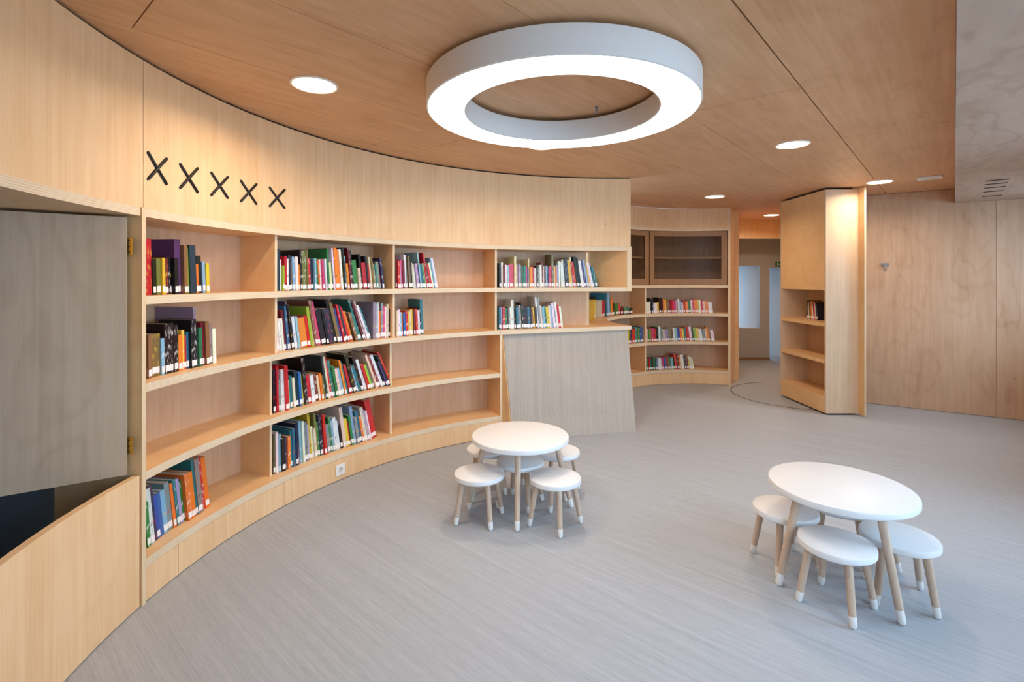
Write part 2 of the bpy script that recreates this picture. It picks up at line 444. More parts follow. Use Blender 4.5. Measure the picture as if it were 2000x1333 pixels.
MB().board((xo[0] - .03, YB + .12), (3.75, 10.9), .06, zs, zt).build('splayed_reveal', M['whitewall'], ps)  # unseen left board of the first opening, added to cut the incoming daylight
MB().board((xo[2] - .03, YB + .12), (4.62, 10.9), .06, 0, zt).build('splayed_reveal', M['whitewall'], ps)  # same for the second opening: unseen board added to narrow the daylight
# passage side walls, lintel and skirting
MB().board((3.37, 7.56), (3.93, 8.9), .04, 0, CEIL).build('passage_side', M['wall'], ps)
MB().board((4.02, 6.47), (5.3, 8.9), .06, 0, CEIL).build('passage_side', M['wall'], ps)
MB().box(3.9, 5.4, 8.86, 8.92, LV[5], CEIL).build('lintel', M['wall'], ps)
MB().box(3.9, 5.4, 8.85, 8.93, LV[5] - .02, LV[5]).build('lintel_edge', M['edge'], ps)
MB().board((3.93, 8.9), (3.6, 9.5), .04, 0, CEIL).build('passage_side', M['greywall'], ps)
MB().board((5.3, 8.9), (6.3, 9.5), .04, 0, CEIL).build('passage_side', M['greywall'], ps)
for a, b in ((3.6, xo[2]), ): MB().box(a, b, YB - .012, YB, 0, .05).build('skirting', M['frame'], ps)
ex = tag(empty('exit_sign', (5.06, YB, 1.80)), 'small green exit sign on the grey passage wall', 'sign')
MB().box(4.985, 5.095, YB - .022, YB - .001, 1.775, 1.855).build('sign_plate', M['signg'], ex)
m = MB(); m.box(5.01, 5.03, YB - .024, YB - .022, 1.79, 1.84); m.box(5.045, 5.075, YB - .024, YB - .022, 1.805, 1.82)
m.build('white_pictogram', M['sticker'], ex)

# ================================================================== MAIN CURVED BOOKCASE
bc = tag(empty('curved_bookcase', pol(C0, R0, 140) + (0,)), 'long curved birch plywood bookcase built along the left wall', 'bookcase')
AD2, AD3, AD4 = 159.0, 136.8, 115.2
AST = 114.35                                  # lower end stile next to the sloped panel
RB = R0 + DEP
PE = [M['shelf'], M['edge']]; PV = [M['shelf'], M['vedge']]
# shelf boards
MB().arc(C0, R0 - .003, RB, AD1 - .2, A_END, LV[4] - TH, LV[4], front=1).build('header_shelf', PE, bc, smooth=30)
MB().arc(C0, R0 - .003, RB, AD1 - .2, A_END, LV[3] - TH, LV[3], front=1).build('shelf', PE, bc, smooth=30)
MB().arc(C0, R0 - .003, RB, AD1 - .2, AST + .15, LV[2] - TH, LV[2], front=1).build('shelf', PE, bc, smooth=30)
for k in (1, 0): MB().arc(C0, R0 - .003, RB, AD1 - .2, AST + .15, LV[k] - TH, LV[k], front=1).build('shelf', PE, bc, smooth=30)
# plinth boards
for a0, a1 in ((AD1 - .2, AD1 - 4.7), (AD1 - 4.75, 158.2), (158.15, AST)):
    MB().arc(C0, R0, R0 + .02, a0, a1, .005, LV[0] - TH, rest=0).build('plinth_board', M['wall'], bc, smooth=30)
MB().arc(C0, R0 + .008, R0 + .03, AD1, AST, 0, .005).build('plinth_gap', M['shadowgap'], bc)
# left stile and its long side board
MB().radial(C0, R0 - .006, R0 + .40, AD1 + .18, .026, 0, LV[4] + .001, front=1).build('end_stile', PV, bc)
# dividers per row
for a in (AD2, AD3, AD4):
    for k in range(4):
        if a == AD4 and k < 2: continue
        MB().radial(C0, R0 + (.03 if k > 1 else .075), RB, a, .02, LV[k], LV[k + 1] - TH, front=1).build('divider', PV, bc)
# lower right end stile
MB().radial(C0, R0 - .002, RB, AST, .024, 0, LV[2] - TH, front=1).build('end_stile', PV, bc)
# upper right end board: runs back along the nook
EP0, EP1 = pol(C0, R0 - .002, A_END - .2), (.80, 5.46)
m = MB(); ddx, ddy = EP1[0] - EP0[0], EP1[1] - EP0[1]
q = [(EP0[0] - .045, EP0[1]), EP0, (EP1[0] + .03, EP1[1] + .02), EP1]
m.hexa(q, LV[3] - TH, LV[4], [0, 0, 1, 0, 0, 0]); m.build('end_board', PV, bc)
# back boards, one per bay
for a0, a1, z0 in ((AD1, AD2, 0), (AD2, AD3, 0), (AD3, AST, 0)):
    MB().arc(C0, RB, RB + .012, a0, a1, z0, LV[4]).build('back_board', M['back'], bc, smooth=30)
AEB = math.degrees(math.atan2(EP1[1] - C0[1], EP1[0] - C0[0]))
MB().arc(C0, RB, RB + .012, AST, AEB, LV[2], LV[4]).build('back_board', M['back'], bc, smooth=30)

MB().hexa([(.79, 5.46), (.804, 5.453), (.845, 5.50), (.83, 5.515)], LV[2] + .0005, LV[3] - TH - .0005).build('corner_post', M['vedge'], bc)
# ================================================================== COUNTER with sloped front
ct = tag(empty('reading_counter', (.6, 5.1, 0)), 'plywood counter with sloping grey woven front panel at the bookcase end', 'counter')
NO = RN + .36                                 # back of the nook shelves
AN_R = 66.6                                   # right end of the nook (azimuth about its centre)
CE = (1.235, 5.315)                           # right end of the counter front
front0 = pol(C0, R0 - .003, AST + .1)
# inner edge of the worktop: nook circle from the counter end round to the right end
a_s = math.degrees(math.atan2(CE[1] + .02 - CN[1], CE[0] - CN[0])) % 360
inner = [pol(CN, RN, a_s + (AN_R - a_s) * i / 60) for i in range(61)]
outer = [pol(CN, NO, AN_R + (194 - AN_R) * i / 50) for i in range(51)]
backpts = [pol(C0, RB + .001, AEB + (AST - AEB) * i / 10) for i in range(11)]
poly = [front0, CE] + inner + outer[:] + backpts
bm = bmesh.new()
vs = [bm.verts.new((x, y, LV[2] - TH)) for x, y in poly]
fc = bm.faces.new(vs); ext = bmesh.ops.extrude_face_region(bm, geom=[fc])
for v in [g for g in ext['geom'] if isinstance(g, bmesh.types.BMVert)]: v.co.z = LV[2]
bmesh.ops.recalc_face_normals(bm, faces=bm.faces)
for f in bm.faces: f.material_index = 1 if abs(f.normal.z) < .5 else 0
bmesh.ops.triangulate(bm, faces=[f for f in bm.faces if len(f.verts) > 4])
me = bpy.data.meshes.new('worktop'); bm.to_mesh(me); bm.free(); me.materials.append(M['shelf']); me.materials.append(M['edge'])
o = bpy.data.objects.new('worktop', me); COL.objects.link(o); put(o, ct)
# sloped panel
T0, T1, B0, B1 = (-.085, 4.90), (1.225, 5.335), (.012, 4.748), (1.247, 5.035)
def lerp(a, b, t): return (a[0] + (b[0] - a[0]) * t, a[1] + (b[1] - a[1]) * t)
zt2 = LV[2] - TH - .002
m = MB(); nrm = (.0, .02)
vs = [(B0[0], B0[1], 0), (B1[0], B1[1], 0), (T1[0], T1[1], zt2), (T0[0], T0[1], zt2)]
vs += [(x - .006, y + .022, z) for x, y, z in vs]
m.add(vs, [(0, 1, 2, 3), (7, 6, 5, 4), (0, 4, 5, 1), (1, 5, 6, 2), (2, 6, 7, 3), (3, 7, 4, 0)])
m.build('sloped_panel', M['slope'], ct)
m = MB(); e = .012
m.add([(T0[0] - e, T0[1], zt2), (T0[0] - e, T0[1] + .05, 0), (B0[0] - e, B0[1] + .004, 0), (T0[0], T0[1] + .01, zt2), (T0[0], T0[1] + .06, 0), (B0[0], B0[1] + .014, 0)],
      [(0, 1, 2), (5, 4, 3), (0, 3, 4, 1), (1, 4, 5, 2), (2, 5, 3, 0)])
m.build('side_cheek', M['shelf'], ct)
m = MB()
m.add([(T1[0], T1[1] + .012, zt2), (B1[0], B1[1] + .012, 0), (1.20, 5.62, 0), (1.20, 5.62, zt2), (T1[0] - .02, T1[1] + .012, zt2), (B1[0] - .02, B1[1] + .012, 0), (1.18, 5.62, 0), (1.18, 5.62, zt2)],
      [(0, 1, 2, 3), (7, 6, 5, 4), (0, 4, 5, 1), (1, 5, 6, 2), (2, 6, 7, 3), (3, 7, 4, 0)])
m.build('side_cheek', M['shelf'], ct)

# ================================================================== ROUND NOOK BOOKCASE
nb = tag(empty('nook_bookcase', pol(CN, RN, 100) + (0,)), 'round plywood bookcase with glazed upper cabinets behind the counter', 'bookcase')
ANL = 194.0                                    # how far the lower shelves run round to the left
AND = az_px(1260, CN, RN + .03)[0]             # divider
for k in (0, 1): MB().arc(CN, RN, NO, ANL, AN_R, LV[k] - TH, LV[k], front=1).build('shelf', PE, nb, smooth=30)
for k in (3, 5): MB().arc(CN, RN, NO, 190 if k == 3 else 150, AN_R, LV[k] - TH, LV[k], front=1).build('shelf', PE, nb, smooth=30)
MB().arc(CN, RN + .06, NO, 150, AN_R, LV[4] - .03, LV[4], front=1).build('cabinet_shelf', [M['frame'], M['shelf']], nb, smooth=30)
MB().arc(CN, RN + .006, RN + .025, ANL, AN_R, .004, LV[0] - TH).build('plinth_board', M['wall'], nb, smooth=30)
MB().arc(CN, RN + .004, RN + .03, 170, AN_R, LV[5], CEIL - .004).build('fascia_board', M['wall'], nb, smooth=30)
MB().arc(CN, NO, NO + .015, 194.3, AN_R, 0, LV[5]).build('back_board', M['back'], nb, smooth=30)
for k in (0, 1, 2): MB().radial(CN, RN + .02, NO, AND, .022, LV[k], LV[k + 1] - TH, front=1).build('divider', PV, nb)
# right end post, with a deep side board towards the passage
MB().radial(CN, RN - .004, NO + .02, AN_R - .6, .03, 0, CEIL - .004, front=1).build('end_post', PV, nb)
P0 = pol(CN, RN + .0, AN_R - 1.1)
MB().board((P0[0] + .012, P0[1] + .02), (3.335, 7.545), .02, 0, CEIL - .004).build('side_board', M['shelf'], nb)
MB().board((3.325, 7.535), (3.405, 7.555), .03, 0, CEIL - .004).build('door_jamb', M['shelf'], nb)
# glazed cabinet doors
AS = az_px(1268, CN, RN + .02)[0]
for a0, a1 in ((AN_R + .5, AS - .35), (AS + .35, 150)):
    d = empty('cabinet_door', pol(CN, RN, (a0 + a1) / 2) + (LV[3],)); put(d, nb)
    z0, z1 = LV[3] + .006, LV[5] - TH - .006; fw = .075; fa = fw / RN / D2R; r0, r1 = RN + .014, RN + .036
    MB().arc(CN, r0, r1, a0, a0 + fa, z0, z1).build('door_stile', M['frame'], d, smooth=30)
    MB().arc(CN, r0, r1, a1 - fa, a1, z0, z1).build('door_stile', M['frame'], d, smooth=30)
    MB().arc(CN, r0, r1, a0 + fa, a1 - fa, z1 - .07, z1).build('door_rail', M['frame'], d, smooth=30)
    MB().arc(CN, r0, r1, a0 + fa, a1 - fa, z0, z0 + .085).build('door_rail', M['frame'], d, smooth=30)
    MB().arc(CN, r0 + .009, r0 + .013, a0 + fa, a1 - fa, z0 + .085, z1 - .07).build('glass_pane', M['glass'], d, smooth=30)

# ================================================================== PIVOTING BOOKCASE (open door into the passage)
pv = tag(empty('pivoting_bookcase', (3.7, 6.1, 0)), 'tall plywood bookcase on a pivot standing open before the passage', 'bookcase')
PX0, PX1, PY0, PY1, PT = 3.52, 3.885, 5.63, 6.58, 2.535
MB().box(PX0 + .002, PX1, PY0, PY0 + .025, .02, PT).build('side_board', M['pale'], pv)
MB().box(PX0 + .002, PX1, PY1 - .025, PY1, .02, PT).build('side_board', M['pale'], pv)
MB().box(PX1 - .015, PX1, PY0 + .025, PY1 - .025, .02, PT).build('back_board', M['back'], pv)
MB().hexa([(PX1, PY0 - .10), (PX1 + .018, PY0 - .10), (PX1 + .018, PY1 + .05), (PX1, PY1 + .05)], .015, PT + .005, [0, 0, 1, 0, 0, 0]).build('fin_board', [M['shelf'], M['vedge']], pv)
MB().box(PX0, PX0 + .02, PY0 + .026, PY1 - .026, LV[3], PT).build('upper_door', M['shelf'], pv)
for k in (0, 1, 2, 3):
    MB().box(PX0, PX1 - .015, PY0 + .025, PY1 - .025, LV[k] - .04, LV[k]).build('shelf', M['shelf'], pv)
MB().box(PX0, PX0 + .02, PY0 + .026, PY1 - .026, .02, LV[0] - .04).build('plinth_board', M['shelf'], pv)
MB().box(PX0 + .04, PX1 - .04, PY0 + .04, PY1 - .04, 0, .02).build('pivot_base', M['shadowgap'], pv)
MB().box(PX0 + .04, PX1 - .04, PY0 + .04, PY1 - .04, PT, CEIL - .001).build('top_gap', M['shadowgap'], pv)

# ================================================================== HATCH DOOR
dr = tag(empty('door_1', (-1.752, 2.292, LV[1])), 'open plywood hatch door on brass hinges left of the bookcase', 'door', kind='structure')
H0 = (-1.757, 2.288); dd = (-.83, -.558); l = math.hypot(*dd); dd = (dd[0] / l, dd[1] / l)
H1 = (H0[0] + dd[0] * .62, H0[1] + dd[1] * .62)
q = [H0, H1, (H1[0] + dd[1] * .022, H1[1] - dd[0] * .022), (H0[0] + dd[1] * .022, H0[1] - dd[0] * .022)]
MB().hexa(q, LV[1] + .012, LV[4] - TH - .012, [1, 1, 0, 1, 0, 1]).build('door_leaf', [M['door'], M['edge']], dr)
for py0, py1 in ((465, 498), (857, 890)):
    z1, z0 = HC - (py0 - HZ) / F * 2.3, HC - (py1 - HZ) / F * 2.3
    hg = empty('hinge', (H0[0], H0[1], z0)); put(hg, dr)
    hx, hy = -1.7445, 2.311
    m = MB(); m.box(hx - .034, hx - .002, hy + .0005, hy + .003, z0, z1); m.build('hinge_leaf', M['brass'], hg)
    MB().rod((hx - .036, hy - .003, z0), (hx - .036, hy - .003, z1), [(0, .005), (1, .005)], 10).build('hinge_pin', M['steel'], hg)
    for t in (.15, .5, .85):
        zz = z0 + (z1 - z0) * t
        MB().box(hx - .021, hx - .015, hy - .0008, hy + .001, zz - .003, zz + .003).build('screw', M['black'], hg)

# ================================================================== WALL CROSSES
for k, (x0, x1, yl0, yl1, yr0, yr1) in enumerate(((287, 325, 296, 351, 309, 361), (350, 386, 319, 368, 328, 377), (411, 445, 336, 382, 345, 388), (469, 501, 352, 394, 359, 400), (525, 556, 365, 404, 370, 408))):
    o = None
    def wpt(px, py):
        a, (X, Y) = az_px(px, C0, R0)
        return a, HC - (py - HZ) / F * Y
    A0, zA = wpt(x0, yl0); A1, zB = wpt(x1, yr1); A2, zC = wpt(x0, yl1); A3, zD = wpt(x1, yr0)
    p = pol(C0, R0, (A0 + A1) / 2)
    t = empty('wall_cross', (p[0], p[1], (zA + zB) / 2))
    tag(t, 'black stitched X mark on the curved wall, %s of five from the left' % ['first', 'second', 'third', 'fourth', 'last'][k], 'wall mark', 'black X marks on the curved wall')
    for (a, za), (b, zb), off in (((A0, zA), (A1, zB), 0), ((A2, zC), (A3, zD), .001)):
        m = MB(); pa, pb = pol(C0, R0 - .003 - off, a), pol(C0, R0 - .003 - off, b); am, zm = (a + b) / 2, (za + zb) / 2; pm = pol(C0, R0 - .003 - off, am)
        prev = (pa[0], pa[1], za)
        m.rod((pa[0], pa[1], za), (pm[0], pm[1], zm), [(0, .004), (.06, .0075), (1, .0075)], 10)
        m.rod((pm[0], pm[1], zm), (pb[0], pb[1], zb), [(0, .0075), (.94, .0075), (1, .004)], 10)
        m.build('bar', M['black'], t, smooth=40)

# ================================================================== RING LIGHT
RC, RO, RI, ZB, ZT = (.262, 2.69), .712, .508, 2.41, 2.54
rl = tag(empty('ring_light', RC + (ZB,)), 'large white ring ceiling light with glowing underside', 'lamp')
m = MB()
m.lathe([(RO - .008, ZB), (RO, ZB + .004), (RO, ZT - .004), (RO - .006, ZT), (RI + .016, ZT), (RI + .002, ZT - .006), (RI, ZT - .02), (RI, ZB + .004), (RI + .008, ZB), (RI + .008, ZB + .012), (RO - .008, ZB + .012), (RO - .008, ZB)], RC, 128)
m.build('housing', M['lamp'], rl, smooth=35)
m = MB(); m.lathe([(RO - .009, ZB + .003), (RI + .009, ZB + .003), (RI + .009, ZB + .009), (RO - .009, ZB + .009), (RO - .009, ZB + .003)], RC, 128); m.build('diffuser', M['ring'], rl, smooth=35)
for a in (35, 155, 275):
    p = pol(RC, RI + .10, a)
    MB().rod((p[0], p[1], ZT - .01), (p[0], p[1], CEIL), [(0, .012), (1, .012)], 12).build('hanger', M['lamp'], rl, smooth=35)
p = at_z(1165, 208, CEIL)
hk = tag(empty('ceiling_hook', (p[0], p[1], CEIL)), 'tiny metal hook on the ceiling seen inside the ring light', 'hook')
MB().rod((p[0], p[1], CEIL - .03), (p[0], p[1], CEIL), [(0, .006), (.6, .006), (.62, .011), (1, .011)], 10).build('hook_stem', M['steel'], hk, smooth=35)
MB().lathe([(0, CEIL - .042), (.008, CEIL - .038), (.01, CEIL - .032), (.006, CEIL - .026), (0, CEIL - .024)], p, 10).build('hook_tip', M['steel'], hk, smooth=40)

# ================================================================== DOWNLIGHTS
dl = [(614, 165, 'beside the curved wall above the black X marks'), (1060, 284, 'half hidden behind the ring light'), (1548, 282, 'between the ring light and the soffit'),
      (1396, 384, 'above the round nook'), (1507, 420, 'farthest back, over the passage doorway'), (1718, 355, 'beside the top of the pivoting bookcase')]
for px, py, where in dl:
    x, y = at_z(px, py, CEIL)
    t = tag(empty('downlight', (x, y, CEIL)), 'round recessed downlight ' + where, 'lamp', 'recessed ceiling downlights')
    m = MB(); m.lathe([(.108, CEIL - .001), (.122, CEIL - .001), (.122, CEIL - .006), (.112, CEIL - .009), (.108, CEIL - .006), (.108, CEIL - .001)], (x, y), 40); m.build('trim_ring', M['trimw'], t, smooth=35)
    m = MB(); m.lathe([(0, CEIL - .006), (.106, CEIL - .006), (.106, CEIL - .0015), (0, CEIL - .0015)], (x, y), 40); m.build('lens', M['spot'], t, smooth=35)
    ld = bpy.data.lights.new('downlight_beam', 'AREA'); ld.shape = 'DISK'; ld.size = .2; ld.energy = SPOT_W; ld.color = WARM; ld.spread = 158 * D2R
    lo = bpy.data.objects.new('downlight_beam', ld); COL.objects.link(lo); lo.location = (x, y, CEIL - .008); put(lo, t)

# ================================================================== SMALL FITTINGS
def uframe(x, y): return (x * UU[0] + y * UU[1], x * NN[0] + y * NN[1])
p = at_z(1816, 346, CEIL); u0, n0 = uframe(*p)
t = tag(empty('ceiling_sensor', (p[0], p[1], CEIL)), 'small white rectangular plate on the ceiling beside the soffit', 'fitting')
MB().hexa([un(u0 - .07, n0 - .10), un(u0 + .07, n0 - .10), un(u0 + .07, n0 + .10), un(u0 - .07, n0 + .10)], CEIL - .02, CEIL - .001).build('cover_plate', M['plastic'], t, bevel=.004)
MB().hexa([un(u0 - .045, n0 - .075), un(u0 + .045, n0 - .075), un(u0 + .045, n0 + .075), un(u0 - .045, n0 + .075)], CEIL - .022, CEIL - .0201).build('lens', M['lamp'], t)
t = tag(empty('air_vent', at_z(1943, 367, SOF) + (SOF,)), 'slotted air vent in the lowered plywood soffit', 'vent')
for py in (352, 359, 366, 374, 383):
    a = at_z(1943 - (py - 366) * .35, py, SOF); u0, n0 = uframe(*a)
    MB().hexa([un(u0 - .022, n0 - .075), un(u0 + .022, n0 - .075), un(u0 + .022, n0 + .075), un(u0 - .022, n0 + .075)], SOF - .002, SOF - .0002).build('slot', M['shadowgap'], t)
# little steel fitting on the back wall
k = (1728 - 1000) / F; s = s_at_px(1728); p = wp(s); zz = HC - (520 - HZ) / F * p[1]
t = tag(empty('wall_hook', (p[0], p[1], zz)), 'tiny steel fitting on the figured plywood back wall', 'hook')
nx, ny = -dy / wlen, dx / wlen
def wq(a, off): return wp(s + a, off)
MB().hexa([wq(-.04, -.012), wq(.04, -.012), wq(.04, -.0005), wq(-.04, -.0005)], zz + .005, zz + .035).build('plate', M['steel'], t)
MB().hexa([wq(-.015, -.04), wq(.015, -.04), wq(.015, -.012), wq(-.015, -.012)], zz - .03, zz + .02).build('knob', M['steel'], t)
# power socket in the plinth
a, (X, Y) = az_px(664, C0, R0); ux, uy = -math.sin(a * D2R), math.cos(a * D2R); ix, iy = -math.cos(a * D2R), -math.sin(a * D2R)
zc = .083
t = tag(empty('power_socket', (X, Y, zc)), 'white square power socket in the bookcase plinth', 'socket')
def sq(h, o0, o1, z0, z1, cx=0):
    def P(k, o): return (X + ux * (cx + k) + ix * o, Y + uy * (cx + k) + iy * o)
    return [P(-h, o0), P(h, o0), P(h, o1), P(-h, o1)], z0, z1
MB().hexa(*sq(.041, .0005, .009, zc - .041, zc + .041)).build('face_plate', M['plastic'], t, bevel=.003)
m = MB(); m.rod((X + ix * .009, Y + iy * .009, zc), (X + ix * .0105, Y + iy * .0105, zc), [(0, .021), (1, .0205)], 24); m.build('socket_well', M['lamp'], t, smooth=35)
for dz, hh in ((.008, .009), (-.009, .004)):
    MB().hexa(*sq(hh, .0106, .0116, zc + dz - .003, zc + dz + .003)).build('contact', M['socketdark'], t)

# ================================================================== TABLES AND STOOLS
def furniture(name, R, H, thick, rf, rt, leg_r, tip):
    root = empty(name, (0, 0, 0))
    e = .006
    m = MB(); m.lathe([(0, H - thick), (R - .006, H - thick), (R, H - thick + e), (R, H - .008), (R - .003, H - .002), (R - .009, H), (0, H)], n=72)
    m.build('table_top' if 'table' in name else 'seat', M['white'], root, smooth=35)
    for k in range(4):
        a = 90 * k
        b, tpt = pol((0, 0), rf, a), pol((0, 0), rt, a)
        P, Q = Vector((b[0], b[1], 0)), Vector((tpt[0], tpt[1], H - thick))
        L = (Q - P).length; f = tip / L
        S_ = P + (Q - P) * f
        lg = MB().rod(S_, Q, [(0, leg_r * .86), (1, leg_r)], 20).build('leg', M['beech'], root, smooth=40)
        MB().rod(P, S_, [(0, leg_r * .45), (.06, leg_r * .66), (.18, leg_r * .82), (1, leg_r * .9)], 20).build('foot_tip', M['foot'], lg, smooth=50)
    return root


tb = furniture('low_table', .325, .48, .034, .345, .235, .0195, .06)
tag(tb, 'round white low table before the sloped panel, farther of two', 'table', 'round white low tables')
t2 = copy_tree(tb)
tag(t2, 'round white low table at right, nearer of the two', 'table', 'round white low tables')
tb.location = (.055, 3.375, 0); tb.rotation_euler.z = -94 * D2R
t2.location = (1.665, 2.55, 0); t2.rotation_euler.z = -81 * D2R
st = furniture('stool', .16, .30, .032, .163, .115, .0175, .05)
stools = [(-.207, 3.185, -61, 'front left under the farther table'), (.268, 3.115, -84, 'front right under the farther table'), (.056, 3.40, -70, 'middle one tucked fully under the farther table'),
          (-.17, 3.65, -40, 'back left of the farther table'), (.325, 3.60, -75, 'back right of the farther table'),
          (1.515, 2.345, -100, 'in front of the nearer table'), (1.852, 2.402, -69, 'right of the nearer table'), (1.465, 2.69, -130, 'left of the nearer table'), (1.80, 2.76, -75, 'hidden behind and under the nearer table')]
for i, (x, y, a, wh) in enumerate(stools):
    o = st if i == 0 else copy_tree(st)
    o.location = (x, y, 0); o.rotation_euler.z = a * D2R
    tag(o, 'round white stool with wooden legs, ' + wh, 'stool', 'white stools around the low tables')

# ================================================================== BOOKS
CC = {'r': ('red', (196, 30, 38)), 'd': ('maroon', (112, 26, 32)), 'p': ('pink', (206, 62, 112)), 'o': ('orange', (232, 126, 34)), 'y': ('yellow', (222, 186, 52)),
      'g': ('green', (52, 120, 66)), 'l': ('lime', (150, 190, 52)), 't': ('teal', (38, 116, 122)), 'b': ('blue', (44, 92, 158)), 'n': ('navy', (30, 44, 72)), 's': ('pale blue', (134, 176, 204)),
      'k': ('black', (22, 21, 22)), 'w': ('white', (230, 230, 228)), 'c': ('cream', (226, 212, 182)), 'e': ('grey', (136, 138, 140)), 'u': ('purple', (84, 58, 112)), 'v': ('lavender', (170, 150, 190)),
      'm': ('brown', (132, 98, 66)), 'h': ('olive', (116, 112, 66))}
ORD = ['zeroth', 'first', 'second', 'third', 'fourth', 'fifth', 'sixth', 'seventh', 'eighth', 'ninth', 'tenth', 'eleventh', 'twelfth', 'thirteenth', 'fourteenth', 'fifteenth', 'sixteenth', 'seventeenth', 'eighteenth', 'nineteenth', 'twentieth']
def ordinal(n):
    if n <= 20: return ORD[n]
    tens = {2: 'twenty', 3: 'thirty', 4: 'forty', 5: 'fifty'}[n // 10]
    return {20: 'twentieth', 30: 'thirtieth', 40: 'fortieth', 50: 'fiftieth'}[n] if n % 10 == 0 else tens + '-' + ORD[n % 10]


def colour_mesh(me, col, prt, spine_faces=()):
    ca = me.color_attributes.new('Col', 'FLOAT_COLOR', 'CORNER'); cp = me.color_attributes.new('Print', 'FLOAT_COLOR', 'CORNER')
    for p in me.polygons:
        a = 1.0 if p.index in spine_faces else 0.0
        for li in p.loop_indices:
            ca.data[li].color = col; cp.data[li].color = (prt[0], prt[1], prt[2], a)


def book_shapes(t, h, d):
    """boxes of one book in local coords: x along the shelf, y into the shelf (spine at y=0), z up"""
    c = min(.0022, t * .18); k = .003
    cov = [(0, t, 0, c, 0, h), (0, c, c, d, 0, h), (t - c, t, c, d, 0, h)]
    pag = [(c, t - c, c, d - k, k, h - k)]
    return cov, pag


def box_vf(b):
    x0, x1, y0, y1, z0, z1 = b
    return ([(x0, y0, z0), (x1, y0, z0), (x1, y1, z0), (x0, y1, z0), (x0, y0, z1), (x1, y0, z1), (x1, y1, z1), (x0, y1, z1)],
            [(0, 3, 2, 1), (4, 5, 6, 7), (0, 1, 5, 4), (1, 2, 6, 5), (2, 3, 7, 6), (3, 0, 4, 7)])


random.seed(7)
CLEAR = LV[1] - LV[0] - TH
STUFF = {'v': [], 'f': [], 'c': [], 'p': [], 'a': []}
NB = [0]


